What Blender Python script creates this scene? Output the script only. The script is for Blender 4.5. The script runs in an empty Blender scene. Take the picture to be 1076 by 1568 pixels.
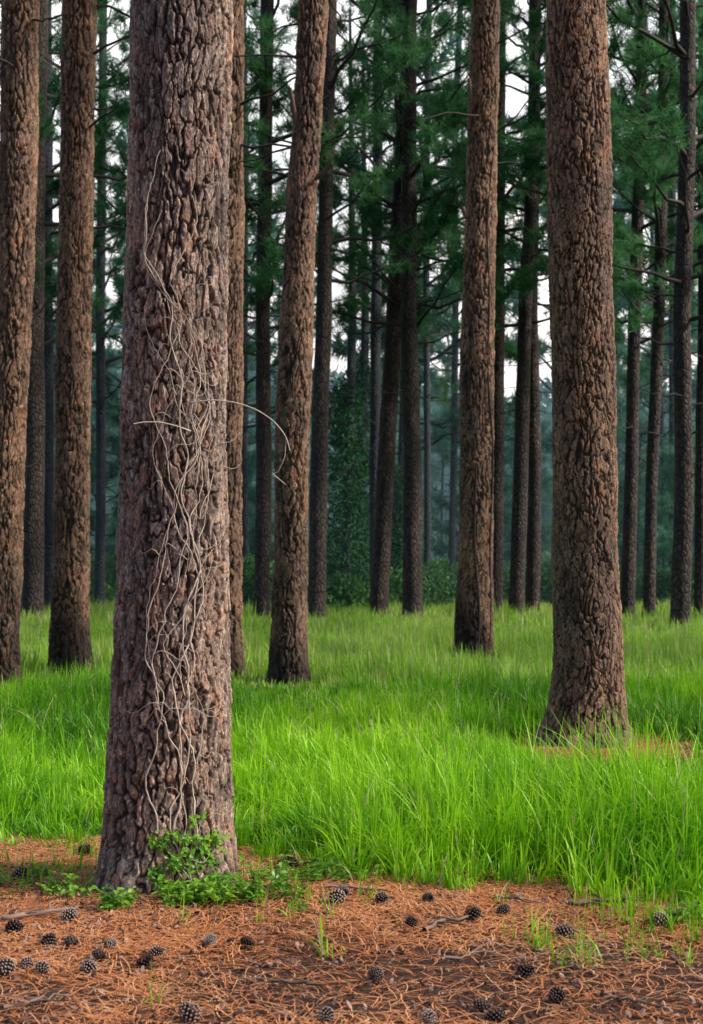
import bpy, math, numpy as np
from mathutils import Vector, Matrix
rng = np.random.default_rng(7)
scene = bpy.context.scene
CAM_H = 1.5
K = 2178.0
def sx(b, d): return (b-538.0)/K*d
def sz(e, d): return CAM_H+(880.0-e)/K*d
# ---------------------------------------------------------------- noise
def h2(ix, iy, s):
    n = (ix.astype(np.int64)*374761393 + iy.astype(np.int64)*668265263 + s*144269504) & 0xffffffff
    n = ((n ^ (n >> 13))*1274126177) & 0xffffffff
    n = n ^ (n >> 16)
    return n/4294967296.0
def vnoise(x, y, s=0, per=None):
    x = np.asarray(x, float); y = np.asarray(y, float)
    ix = np.floor(x); iy = np.floor(y); fx = x-ix; fy = y-iy
    fx = fx*fx*(3-2*fx); fy = fy*fy*(3-2*fy)
    ix0 = ix; ix1 = ix+1
    if per: ix0 = np.mod(ix, per); ix1 = np.mod(ix+1, per)
    a = h2(ix0, iy, s); b = h2(ix1, iy, s); c = h2(ix0, iy+1, s); d = h2(ix1, iy+1, s)
    return (a*(1-fx)+b*fx)*(1-fy)+(c*(1-fx)+d*fx)*fy
def voro(U, V, nx, s):
    iu = np.floor(U); iv = np.floor(V)
    F1 = np.full(U.shape, 9.0); F2 = np.full(U.shape, 9.0)
    R = np.zeros(U.shape); DU = np.zeros(U.shape); DV = np.zeros(U.shape)
    for a in (-1, 0, 1):
        for b in (-1, 0, 1):
            cu = iu+a; cv = iv+b; cm = np.mod(cu, nx)
            du = U-(cu+h2(cm, cv, s)); dv = V-(cv+h2(cm, cv, s+11))
            d = np.sqrt(du*du+dv*dv)
            closer = d < F1
            F2 = np.where(closer, F1, np.minimum(F2, d))
            R = np.where(closer, h2(cm, cv, s+23), R)
            DU = np.where(closer, du, DU); DV = np.where(closer, dv, DV)
            F1 = np.where(closer, d, F1)
    return F1, F2, R, DU, DV
def sstep(a, b, x):
    t = np.clip((x-a)/(b-a), 0, 1); return t*t*(3-2*t)
def gh(x, y):
    return 0.05*(vnoise(np.asarray(x)*0.6+50, np.asarray(y)*0.6+50, 3)-0.5)+0.015*(vnoise(np.asarray(x)*3+90, np.asarray(y)*3+90, 4)-0.5)
# ---------------------------------------------------------------- mesh helpers
class MB:
    def __init__(s): s.v=[]; s.f=[]; s.m=[]; s.n=0; s.at=[]
    def add(s, v, f, m=0, at=None):
        v = np.asarray(v, float)
        s.v.append(v); s.at.append(np.full(len(v), 0.5) if at is None else np.asarray(at, float))
        for q in f: s.f.append(tuple(int(i)+s.n for i in q)); s.m.append(m)
        s.n += len(v)
    def mesh(s, name, mats, smooth=False):
        me = bpy.data.meshes.new(name)
        me.from_pydata(np.concatenate(s.v).tolist(), [], s.f)
        for m in mats: me.materials.append(m)
        me.polygons.foreach_set('material_index', s.m)
        if smooth: me.polygons.foreach_set('use_smooth', [True]*len(s.f))
        a = me.attributes.new('h', 'FLOAT', 'POINT'); a.data.foreach_set('value', np.concatenate(s.at).astype(np.float32))
        me.update(); return me
def npmesh(name, co, F, mats, attrs, smooth=False, mi=None):
    me = bpy.data.meshes.new(name); me.vertices.add(len(co)); me.vertices.foreach_set('co', np.asarray(co, np.float32).ravel())
    k = F.shape[1]
    me.loops.add(F.size); me.loops.foreach_set('vertex_index', F.astype(np.int32).ravel())
    me.polygons.add(len(F)); me.polygons.foreach_set('loop_start', np.arange(0, F.size, k, dtype=np.int32))
    me.polygons.foreach_set('loop_total', np.full(len(F), k, np.int32))
    for m in mats: me.materials.append(m)
    if mi is not None: me.polygons.foreach_set('material_index', np.asarray(mi, np.int32))
    me.update(calc_edges=True)
    me.polygons.foreach_set('use_smooth', np.full(len(F), smooth))
    for nm, arr in attrs.items():
        a = me.attributes.new(nm, 'FLOAT', 'POINT'); a.data.foreach_set('value', np.asarray(arr, np.float32).ravel())
    return me
def tube(P, R, sides=6):
    P = np.asarray(P, float); R = np.asarray(R, float); n = len(P)
    T = np.gradient(P, axis=0); T /= np.linalg.norm(T, axis=1)[:, None]+1e-9
    ref = np.array([0.31, 0.17, 0.93]) if abs(T[:, 2]).mean() < 0.8 else np.array([0.9, 0.3, 0.1])
    A = np.cross(T, ref); A /= np.linalg.norm(A, axis=1)[:, None]+1e-9
    B = np.cross(T, A)
    th = np.arange(sides)/sides*2*np.pi
    V = P[:, None, :]+R[:, None, None]*(np.cos(th)[None, :, None]*A[:, None, :]+np.sin(th)[None, :, None]*B[:, None, :])
    F = [(i*sides+j, i*sides+(j+1) % sides, (i+1)*sides+(j+1) % sides, (i+1)*sides+j) for i in range(n-1) for j in range(sides)]
    return V.reshape(-1, 3), F
def link(o, parent=None, coll=None):
    (coll or scene.collection).objects.link(o)
    if parent: o.parent = parent
    return o
def obj(name, me, parent=None, coll=None, loc=None):
    o = bpy.data.objects.new(name, me)
    if loc is not None: o.location = loc
    return link(o, parent, coll)
# ---------------------------------------------------------------- materials
def mat(name):
    m = bpy.data.materials.new(name); m.use_nodes = True
    nt = m.node_tree; nt.nodes.clear()
    out = nt.nodes.new('ShaderNodeOutputMaterial')
    return m, nt, out
def N(nt, t, **kw):
    n = nt.nodes.new(t)
    for k, v in kw.items():
        if k in ('inp',):
            for a, b in v.items(): n.inputs[a].default_value = b
        else: setattr(n, k, v)
    return n
def ramp(nt, stops, interp='LINEAR'):
    r = nt.nodes.new('ShaderNodeValToRGB'); cr = r.color_ramp; cr.interpolation = interp
    while len(cr.elements) < len(stops): cr.elements.new(0.5)
    for e, (p, c) in zip(cr.elements, stops): e.position = p; e.color = (*c, 1)
    return r
def mixc(nt, fac, a, b, bt='MIX'):
    m = nt.nodes.new('ShaderNodeMix'); m.data_type = 'RGBA'; m.blend_type = bt
    for s, v in ((0, fac), (6, a), (7, b)):
        if isinstance(v, (int, float)): m.inputs[s].default_value = v
        elif isinstance(v, tuple): m.inputs[s].default_value = (*v, 1)
        else: nt.links.new(v, m.inputs[s])
    return m.outputs[2]
def leafmat(name, c0, c1, c2=None, trans=0.35, big=0.5, rough=0.5, spec=0.25, oi_=True):
    m, nt, out = mat(name)
    geo = N(nt, 'ShaderNodeNewGeometry')
    no = N(nt, 'ShaderNodeTexNoise', inp={'Scale': big, 'Detail': 2.0})
    nt.links.new(geo.outputs['Position'], no.inputs['Vector'])
    at = N(nt, 'ShaderNodeAttribute', attribute_name='h')
    add2 = N(nt, 'ShaderNodeMath', operation='ADD'); nt.links.new(at.outputs['Fac'], add2.inputs[1])
    if oi_:
        oi = N(nt, 'ShaderNodeObjectInfo')
        add = N(nt, 'ShaderNodeMath', operation='ADD'); nt.links.new(oi.outputs['Random'], add.inputs[0]); nt.links.new(no.outputs['Fac'], add.inputs[1])
        nt.links.new(add.outputs[0], add2.inputs[0])
    else: nt.links.new(no.outputs['Fac'], add2.inputs[0])
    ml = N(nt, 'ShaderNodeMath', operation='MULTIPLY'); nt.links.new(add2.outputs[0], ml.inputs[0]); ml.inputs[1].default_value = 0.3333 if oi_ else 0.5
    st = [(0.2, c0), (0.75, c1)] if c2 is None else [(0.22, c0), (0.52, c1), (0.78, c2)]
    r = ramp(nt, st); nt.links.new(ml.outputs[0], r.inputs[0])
    if spec > 0:
        b = N(nt, 'ShaderNodeBsdfPrincipled', inp={'Roughness': rough, 'Specular IOR Level': spec}); nt.links.new(r.outputs[0], b.inputs['Base Color'])
    else:
        b = N(nt, 'ShaderNodeBsdfDiffuse'); nt.links.new(r.outputs[0], b.inputs['Color'])
    if trans > 0:
        t = N(nt, 'ShaderNodeBsdfTranslucent'); nt.links.new(r.outputs[0], t.inputs['Color'])
        mx = N(nt, 'ShaderNodeMixShader', inp={0: trans}); nt.links.new(b.outputs[0], mx.inputs[1]); nt.links.new(t.outputs[0], mx.inputs[2])
        nt.links.new(mx.outputs[0], out.inputs[0])
    else: nt.links.new(b.outputs[0], out.inputs[0])
    return m
def barkmat(name, dark, mid, light, red, near=True, redamt=0.5):
    m, nt, out = mat(name)
    L = nt.links.new
    bp = N(nt, 'ShaderNodeAttribute', attribute_name='bp')
    rn = N(nt, 'ShaderNodeAttribute', attribute_name='rnd')
    pl = N(nt, 'ShaderNodeAttribute', attribute_name='plate')
    n1 = N(nt, 'ShaderNodeTexNoise', inp={'Scale': 11.0, 'Detail': 6.0, 'Roughness': 0.7}); L(bp.outputs['Vector'], n1.inputs['Vector'])
    n2 = N(nt, 'ShaderNodeTexNoise', inp={'Scale': 75.0, 'Detail': 4.0, 'Roughness': 0.7}); L(bp.outputs['Vector'], n2.inputs['Vector'])
    n3 = N(nt, 'ShaderNodeTexNoise', inp={'Scale': 1.6, 'Detail': 3.0}); L(bp.outputs['Vector'], n3.inputs['Vector'])
    a = N(nt, 'ShaderNodeMath', operation='MULTIPLY_ADD'); L(rn.outputs['Fac'], a.inputs[0]); a.inputs[1].default_value = 1.4; L(n1.outputs['Fac'], a.inputs[2])
    a2 = N(nt, 'ShaderNodeMath', operation='MULTIPLY'); L(a.outputs[0], a2.inputs[0]); a2.inputs[1].default_value = 0.42
    r = ramp(nt, [(0.30, mid), (0.52, tuple(0.6*x+0.4*y for x, y in zip(mid, light))), (0.72, light)]); L(a2.outputs[0], r.inputs[0])
    rr = ramp(nt, [(0.52, (0, 0, 0)), (0.62, (1, 1, 1))]); L(n1.outputs['Fac'], rr.inputs[0])
    rm = N(nt, 'ShaderNodeMath', operation='MULTIPLY'); L(rr.outputs[0], rm.inputs[0]); rm.inputs[1].default_value = redamt
    c = mixc(nt, rm.outputs[0], r.outputs[0], red)
    g = ramp(nt, [(0.32, (0.4, 0.4, 0.4)), (0.68, (1.6, 1.6, 1.6))]); L(n2.outputs['Fac'], g.inputs[0])
    c = mixc(nt, 1.0, c, g.outputs[0], 'MULTIPLY')
    g3 = ramp(nt, [(0.3, (0.6, 0.6, 0.66)), (0.7, (1.35, 1.25, 1.1))]); L(n3.outputs['Fac'], g3.inputs[0])
    c = mixc(nt, 1.0, c, g3.outputs[0], 'MULTIPLY')
    b = N(nt, 'ShaderNodeBsdfPrincipled', inp={'Roughness': 0.75, 'Specular IOR Level': 0.35})
    bump = N(nt, 'ShaderNodeBump', inp={'Strength': 1.0, 'Distance': 0.012})
    if near:
        c = mixc(nt, pl.outputs['Fac'], dark, c)
        L(n2.outputs['Fac'], bump.inputs['Height'])
    else:
        vo = N(nt, 'ShaderNodeTexVoronoi', feature='DISTANCE_TO_EDGE', inp={'Scale': 11.0}); L(bp.outputs['Vector'], vo.inputs['Vector'])
        vr = ramp(nt, [(0.0, (0, 0, 0)), (0.2, (1, 1, 1))]); L(vo.outputs['Distance'], vr.inputs[0])
        c = mixc(nt, vr.outputs[0], dark, c)
        bump.inputs['Distance'].default_value = 0.03; L(vr.outputs[0], bump.inputs['Height'])
    L(bump.outputs[0], b.inputs['Normal']); L(c, b.inputs['Base Color']); L(b.outputs[0], out.inputs[0])
    return m
M_bark_front = barkmat('bark_front', (0.012, 0.008, 0.008), (0.10, 0.070, 0.062), (0.48, 0.38, 0.34), (0.42, 0.19, 0.11), True, 0.45)
M_bark_mid = barkmat('bark_mid', (0.009, 0.006, 0.005), (0.080, 0.047, 0.036), (0.34, 0.225, 0.17), (0.32, 0.135, 0.07), True, 0.5)
M_bark_far = barkmat('bark_far_shaded', (0.016, 0.014, 0.018), (0.036, 0.030, 0.034), (0.10, 0.078, 0.074), (0.11, 0.06, 0.045), False, 0.45)  # darker than the nearer bark: dense-forest shade set into the colour
M_bark_dist = barkmat('bark_distant_hazed', (0.014, 0.020, 0.036), (0.028, 0.038, 0.060), (0.060, 0.074, 0.105), (0.035, 0.044, 0.062), False, 0.2)  # blue-grey haze tint and forest dimness carried in the albedo
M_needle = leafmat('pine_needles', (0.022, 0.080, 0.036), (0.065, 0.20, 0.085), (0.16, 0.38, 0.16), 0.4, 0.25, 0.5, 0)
M_needle_d = leafmat('pine_needles_distant_hazed', (0.03, 0.10, 0.075), (0.085, 0.24, 0.17), (0.20, 0.43, 0.29), 0.4, 0.12, 0.5, 0)  # bluer than the nearer needles: distance haze put into the colour
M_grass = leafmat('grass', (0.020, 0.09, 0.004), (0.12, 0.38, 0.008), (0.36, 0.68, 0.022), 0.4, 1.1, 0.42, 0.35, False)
M_grassfar = leafmat('grass_far', (0.08, 0.22, 0.02), (0.24, 0.47, 0.04), (0.44, 0.64, 0.13), 0.4, 0.35, 0.5, 0.2, False)
M_seed = leafmat('grass_seedheads', (0.30, 0.32, 0.12), (0.52, 0.48, 0.28), None, 0.3, 0.5, 0.5, 0.2, False)
M_leaf = leafmat('broad_leaf', (0.04, 0.14, 0.012), (0.15, 0.36, 0.025), (0.32, 0.50, 0.06), 0.35, 3.0, 0.4, 0.4)
M_shrub = leafmat('shrub_leaf', (0.025, 0.08, 0.035), (0.075, 0.20, 0.07), (0.18, 0.38, 0.13), 0.3, 0.3, 0.5, 0)
M_ivy = leafmat('ivy_leaf', (0.015, 0.055, 0.028), (0.035, 0.12, 0.055), (0.07, 0.19, 0.08), 0.0, 0.5, 0.5, 0)
M_far = leafmat('distant_foliage_hazed', (0.03, 0.080, 0.088), (0.065, 0.15, 0.15), (0.12, 0.24, 0.21), 0.0, 0.06, 0.5, 0)  # teal base colours stand in for haze over the far slope
M_straw = leafmat('pine_straw', (0.18, 0.055, 0.024), (0.56, 0.20, 0.075), (0.85, 0.50, 0.27), 0.0, 1.0, 0.6, 0.2)
M_chip = leafmat('bark_chips', (0.03, 0.018, 0.016), (0.12, 0.066, 0.05), (0.42, 0.30, 0.26), 0.0, 5.0, 0.8, 0.1)
M_cone = leafmat('pine_cone_scales', (0.012, 0.008, 0.008), (0.080, 0.050, 0.042), (0.46, 0.36, 0.33), 0.0, 8.0, 0.7, 0.2)
M_vine = leafmat('vine_bark', (0.34, 0.27, 0.23), (0.62, 0.54, 0.47), (0.85, 0.79, 0.72), 0.0, 9.0, 0.8, 0.1)
M_stick = leafmat('dead_stick', (0.09, 0.06, 0.05), (0.28, 0.20, 0.17), None, 0.0, 6.0, 0.8, 0.1)
# ---------------------------------------------------------------- geometry-nodes scatter
_groups = {}
def inst_group(coll):
    if coll.name in _groups: return _groups[coll.name]
    ng = bpy.data.node_groups.new('scatter_'+coll.name, 'GeometryNodeTree')
    ng.interface.new_socket('Geometry', in_out='INPUT', socket_type='NodeSocketGeometry')
    ng.interface.new_socket('Geometry', in_out='OUTPUT', socket_type='NodeSocketGeometry')
    gi = ng.nodes.new('NodeGroupInput'); go = ng.nodes.new('NodeGroupOutput')
    ip = ng.nodes.new('GeometryNodeInstanceOnPoints'); ci = ng.nodes.new('GeometryNodeCollectionInfo')
    ci.inputs[0].default_value = coll; ci.inputs[1].default_value = True; ci.inputs[2].default_value = True
    def na(nm, dt):
        n = ng.nodes.new('GeometryNodeInputNamedAttribute'); n.data_type = dt; n.inputs[0].default_value = nm; return n.outputs[0]
    e = ng.nodes.new('FunctionNodeEulerToRotation'); L = ng.links.new
    L(na('rot', 'FLOAT_VECTOR'), e.inputs[0]); L(e.outputs[0], ip.inputs['Rotation'])
    L(na('scl', 'FLOAT_VECTOR'), ip.inputs['Scale']); L(na('idx', 'INT'), ip.inputs['Instance Index'])
    ip.inputs['Pick Instance'].default_value = True
    L(gi.outputs[0], ip.inputs['Points']); L(ci.outputs[0], ip.inputs['Instance']); L(ip.outputs[0], go.inputs[0])
    _groups[coll.name] = ng; return ng
def scatter(name, P, R, S, idx, coll, parent=None, loc=None):
    P = np.asarray(P, np.float32); n = len(P)
    S = np.asarray(S, np.float32)
    if S.ndim == 1: S = np.repeat(S[:, None], 3, 1)
    me = bpy.data.meshes.new(name); me.vertices.add(n); me.vertices.foreach_set('co', P.ravel())
    a = me.attributes.new('rot', 'FLOAT_VECTOR', 'POINT'); a.data.foreach_set('vector', np.asarray(R, np.float32).ravel())
    a = me.attributes.new('scl', 'FLOAT_VECTOR', 'POINT'); a.data.foreach_set('vector', S.ravel())
    a = me.attributes.new('idx', 'INT', 'POINT'); a.data.foreach_set('value', np.asarray(idx, np.int32))
    me.update()
    o = obj(name, me, parent, None, loc)
    md = o.modifiers.new('scatter', 'NODES'); md.node_group = inst_group(coll)
    return o
def newcoll(name): return bpy.data.collections.new(name)
def dir2euler(D):
    D = D/np.linalg.norm(D, axis=1)[:, None]
    ry = np.arccos(np.clip(D[:, 2], -1, 1)); rz = np.arctan2(D[:, 1], D[:, 0])
    return np.stack([np.zeros(len(D)), ry, rz], 1)
# ---------------------------------------------------------------- source pieces
def tuft_field(P, D, n, w, ln, r, spread=1.2):
    m = len(P); D = D/np.linalg.norm(D, axis=1)[:, None]
    d = D[:, None, :]*r.uniform(0.25, 1.2, (m, n, 1))+r.normal(0, 0.55*spread, (m, n, 3)); d /= np.linalg.norm(d, axis=2)[..., None]
    S = r.uniform(0.75, 1.3, (m, 1, 1))
    b = P[:, None, :]-D[:, None, :]*r.uniform(-0.05, 0.22, (m, n, 1))*S
    side = np.cross(d, r.normal(size=(m, n, 3))); side /= np.linalg.norm(side, axis=2)[..., None]
    l = ln*r.uniform(0.7, 1.15, (m, n, 1))*S
    V = np.stack([b-side*w/2, b+side*w/2, b+d*l-[0, 0, 0.02]], 2).reshape(-1, 3)
    F = np.arange(len(V)).reshape(-1, 3)
    hh = np.clip(r.uniform(0.0, 1.0, (m, 1))*0.8+r.uniform(0, 0.25, (m, n)), 0, 1)
    return V, F, np.repeat(hh.ravel(), 3)
def leaf(mb, c, d, up, L, w, m=0, h=0.5):
    d = d/np.linalg.norm(d); s = np.cross(d, up); s /= np.linalg.norm(s)+1e-9; n = np.cross(s, d)
    V = [c, c+d*L*0.35+s*w*0.5+n*w*0.18, c+d*L*0.75+s*w*0.33+n*w*0.1, c+d*L-n*w*0.15, c+d*L*0.75-s*w*0.33+n*w*0.1, c+d*L*0.35-s*w*0.5+n*w*0.18, c+d*L*0.45-n*w*0.02]
    mb.add(V, [(0, 1, 6), (1, 2, 6), (2, 3, 6), (3, 4, 6), (4, 5, 6), (5, 0, 6)], m, [h]*7)
C_leaf = newcoll('leafy_sprigs')
for i in range(4):
    r = np.random.default_rng(120+i); mb = MB()
    for st in range(3):
        az = r.uniform(0, 6.28); H = r.uniform(0.05, 0.13)
        tip = np.array([0.06*math.cos(az), 0.06*math.sin(az), H])
        v, f = tube([(0, 0, 0), tip*0.55+[0, 0, 0.02], tip], [0.0022, 0.0018, 0.001], 4); mb.add(v, f, 0, [0.3]*len(v))
        for t in (0.5, 0.75, 1.0):
            for sgn in (0, 1):
                a = az+sgn*3.14+r.normal(0, 0.7)+t*3
                leaf(mb, tip*t, np.array([math.cos(a), math.sin(a), r.uniform(-0.2, 0.5)]), np.array([0, 0, 1.0]), r.uniform(0.030, 0.050), r.uniform(0.022, 0.034), 0, r.uniform(0.1, 0.9))
    obj('leafy_sprig_%d' % i, mb.mesh('leafy_sprig', [M_leaf]), None, C_leaf)
def leafball(n, rad, size, m, r, cname, nm):
    mb = MB()
    for k in range(n):
        d = r.normal(size=3); d /= np.linalg.norm(d); c = d*rad*r.uniform(0.2, 1)**0.5
        leaf(mb, c, d+r.normal(0, 0.6, 3), np.array([0, 0, 1.0])+r.normal(0, 0.3, 3), size*r.uniform(0.7, 1.3), size*0.65, 0, r.uniform(0.1, 0.9))
    return obj(nm, mb.mesh(nm, [m]), None, cname)
C_shrub = newcoll('shrub_clumps'); C_ivy = newcoll('ivy_clumps'); C_far = newcoll('distant_clumps')
for i in range(3):
    leafball(60, 0.42, 0.14, M_shrub, np.random.default_rng(200+i), C_shrub, 'shrub_clump_%d' % i)
    leafball(45, 0.30, 0.12, M_ivy, np.random.default_rng(210+i), C_ivy, 'ivy_clump_%d' % i)
    leafball(70, 1.0, 0.42, M_far, np.random.default_rng(220+i), C_far, 'distant_clump_%d' % i)
C_chip = newcoll('litter_chips')
for i in range(4):
    r = np.random.default_rng(340+i); mb = MB()
    for k in range(16):
        c = np.array([*(r.normal(0, 0.14, 2)), r.uniform(0.0, 0.006)]); n = 6; a0 = r.uniform(0, 6.28); L = r.uniform(0.003, 0.013); w = L*r.uniform(0.25, 0.8); th = r.uniform(0.002, 0.005)
        ang = np.arange(n)/n*6.283; q = np.stack([np.cos(ang)*L*r.uniform(0.7, 1.2, n), np.sin(ang)*w*r.uniform(0.7, 1.2, n)], 1)
        X = q[:, 0]*math.cos(a0)-q[:, 1]*math.sin(a0); Y = q[:, 0]*math.sin(a0)+q[:, 1]*math.cos(a0); tz = X*r.normal(0, 0.4)+Y*r.normal(0, 0.4)
        top = c+np.stack([X*0.85, Y*0.85, tz+th], 1); bot = c+np.stack([X, Y, tz-0.003], 1); hh = r.uniform(0, 1)
        F = [tuple(range(n))]+[(j, n+j, n+(j+1) % n, (j+1) % n) for j in range(n)]
        mb.add(np.concatenate([top, bot]), F, 0, [hh]*(2*n))
    obj('chips_%d' % i, mb.mesh('chips', [M_chip]), None, C_chip)
# ---------------------------------------------------------------- trunks
def trunk_mesh(name, prof, seg, dz, mtl, cw, ch, depth, seed, flare=0.3, fh=0.25, disp=True, ztop=None, dz2=None, zfine=None, char=0.0):
    prof = np.array(prof, float)
    z1 = prof[-1, 0] if ztop is None else ztop
    zf = zfine if zfine else z1
    Z = np.concatenate([np.arange(-0.25, zf, dz), np.arange(zf, z1, dz2 or dz)])
    def it(c):
        zz = np.linspace(-1, prof[-1, 0]+1, 400); y = np.interp(zz, prof[:, 0], prof[:, c])
        k = np.ones(9)/9; y = np.convolve(np.pad(y, 4, 'edge'), k, 'valid'); return lambda q: np.interp(q, zz, y)
    fx, fy, fr = it(1), it(2), it(3)
    TH = np.arange(seg)/seg*2*np.pi
    th, z = np.meshgrid(TH, Z)
    r0 = fr(z); Rm = float(prof[:, 3].max()); t = th/(2*np.pi)
    lob = 0.35+1.0*vnoise(t*6, z*0.6+seed, seed+5, 6)
    fl = flare*np.exp(-np.maximum(z, 0)/fh)*lob
    r = r0*(1+fl)*(1+0.09*(vnoise(t*6, z*1.2, seed+7, 6)-0.5)+0.09*(vnoise(t*3, z*0.6, seed+17, 3)-0.5))
    plate = np.ones_like(z); rnd = vnoise(t*24, z*5, seed+9, 24)
    if disp:
        nx = 2*max(4, int(round(np.pi*Rm/cw))); nx2 = nx*2
        wu = 1.5*(vnoise(t*nx*0.5, z/ch*0.5, seed+1, nx//2)-0.5)+0.55*(vnoise(t*nx, z/ch*1.8, seed+4, nx)-0.5)+0.38*(vnoise(t*nx*4, z/ch*5, seed+6, nx*4)-0.5)
        U = t*nx+wu
        V = z/ch+1.4*(vnoise(t*nx, z/ch*0.5, seed+2, nx)-0.5)+0.55*(vnoise(t*nx*3, z/ch*3, seed+8, nx*3)-0.5)
        F1, F2, R, DU, DV = voro(U, V, nx, seed)
        e = F2-F1
        wd = 0.10+0.28*sstep(0.2, 0.8, vnoise(t*nx*0.5, z/ch*0.5, seed+61, nx//2))
        vert = sstep(0.1, 0.5, np.abs(DU)/(np.abs(DU)+0.8*np.abs(DV)+1e-6))
        p1 = sstep(0.0, 1.0, e/wd); p1 = 1-(1-p1)*(0.40+0.60*vert)
        U2 = t*nx2+1.3*(vnoise(t*nx2, z/ch*1.4, seed+31, nx2)-0.5)+0.6*(vnoise(t*nx2*2, z/ch*5, seed+33, nx2*2)-0.5)
        V2 = z/(ch*0.55)+1.2*(vnoise(t*nx2, z/ch*2, seed+32, nx2)-0.5)
        G1, G2, R2, EU, EV = voro(U2, V2, nx2, seed+40)
        p2 = sstep(0.0, 0.14, G2-G1)
        q = (0.5*vnoise(t*nx*1.0, z/ch*1.0, seed+71, nx)+0.3*vnoise(t*nx*3, z/ch*2.6, seed+72, nx*3)+0.2*vnoise(t*nx*7, z/ch*7, seed+73, nx*7))*6.0
        fq = q-np.floor(q)
        ter = (np.floor(q)+sstep(0.0, 0.10, fq))/6.0
        edge_ = 1-sstep(0.0, 0.16, fq); lip = sstep(0.05, 0.16, fq)*(1-sstep(0.2, 0.45, fq))
        hgt = p1*(0.75+0.35*R)+0.22*p1*(DU*(R-0.5)*2.4+DV*1.2*(R2-0.4))+0.75*ter*(0.3+0.7*p1)
        hgt = hgt+0.22*p2*(0.1+0.9*R2)*(0.4+0.6*p1)+0.12*(vnoise(t*nx*6, z/ch*7, seed+51, nx*6)-0.5)+0.12*(vnoise(t*nx*12, z/ch*16, seed+52, nx*12)-0.5)
        r = r+depth*(hgt-0.95)
        plate = np.clip(p1*(0.55+0.45*p2)*(1-0.6*edge_)+0.03, 0, 1); rnd = np.clip(0.25*R+0.35*R2+0.25*ter+0.4*lip, 0, 1)
        if char > 0:
            ck = char*sstep(1.3, 0.2, z+1.2*(vnoise(t*4, z*1.5, seed+81, 4)-0.5)-0.3*np.cos(th-3.3))
            plate = plate*(1-ck)
    X = fx(z)+r*np.cos(th); Y = fy(z)+r*np.sin(th)
    co = np.stack([X, Y, z], -1).reshape(-1, 3)
    base = np.array([fx(0.0), fy(0.0), 0.0]); co = co-base
    nr = len(Z); i = np.arange(nr-1)[:, None]*seg; j = np.arange(seg)[None, :]; j2 = (j+1) % seg
    F = np.stack([i+j, i+j2, i+seg+j2, i+seg+j], -1).reshape(-1, 4)
    me = npmesh(name, co, F, [mtl], {'plate': plate, 'rnd': rnd, 'h': rnd}, True)
    bp = np.stack([np.cos(th)*Rm+seed*3.1, np.sin(th)*Rm, z*0.45], -1).reshape(-1, 3).astype(np.float32)
    a = me.attributes.new('bp', 'FLOAT_VECTOR', 'POINT'); a.data.foreach_set('vector', bp.ravel())
    return me, (fx, fy, fr), base
def limbs(r, z0, z1, n, maxlen, dead=0, deadz=None, sub=2.2, per=4):
    mb = MB(); P = []; D = []
    def path(z, az, L, el, up):
        s = np.linspace(0, 1, 7); d = np.array([math.cos(az), math.sin(az), 0])
        q = np.array([0, 0, z])+np.outer(L*s*math.cos(el), d)+np.outer(L*(s*math.sin(el)+up*s*s), [0, 0, 1])
        q[1:-1] += r.normal(0, 0.05*L/3, (5, 3)); return q
    for k in range(dead):
        z = r.uniform(*deadz); L = r.uniform(0.4, 2.6); q = path(z, r.uniform(0, 6.28), L, r.uniform(-0.3, 0.5), r.uniform(-0.2, 0.3))
        v, f = tube(q, np.linspace(0.022, 0.005, 7), 4); mb.add(v, f, 0)
    for k in range(n):
        t = (k+r.uniform())/n; z = z0+(z1-z0)*t
        L = maxlen*(0.6+0.4*min(1, t*4))*(1-t)**0.6*r.uniform(0.45, 1.25)+0.5
        q = path(z, k*2.4+r.normal(0, 0.5), L, r.uniform(-0.15, 0.5)+0.4*t, r.uniform(-0.1, 0.4))
        v, f = tube(q, np.linspace(0.018+0.012*L, 0.008, 7), 5); mb.add(v, f, 0)
        nt = max(3, int(L*sub))
        for j in range(nt):
            s = 1-0.6*r.uniform()**1.2; i = min(5, int(s*6)); c = q[i]+(q[i+1]-q[i])*(s*6-i)
            dd = (q[i+1]-q[i]); dd /= np.linalg.norm(dd); dd = dd+r.normal(0, 0.75, 3)*[1, 1, 0.5]; dd[2] += 0.25; dd /= np.linalg.norm(dd)
            l = r.uniform(0.4, 1.0); e = c+dd*l; mid = c+dd*l*0.5+[0, 0, 0.04]
            v, f = tube([c, mid, e], [0.010, 0.007, 0.004], 3); mb.add(v, f, 0)
            for w in range(per):
                u = 0.3+0.7*(w+1)/per; P.append(c+dd*l*u+r.normal(0, 0.07, 3)); x = dd+r.normal(0, 0.5, 3); x[2] += 0.3; D.append(x)
    return mb, np.array(P), np.array(D)
crowns = []
for vi in range(5):
    r = np.random.default_rng(700+vi)
    mb, P, D = limbs(r, 8.0+r.uniform(-0.5, 2.0), 27.0, 44, 5.0, 10, (4.5, 10), 2.2, 4)
    limb_me = mb.mesh('limbs', [M_bark_far], True)
    V, F, h = tuft_field(P, D, 26, 0.023, 0.40, r)
    crowns.append((limb_me, npmesh('foliage', V, F, [M_needle], {'h': h})))
cc = 0
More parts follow.
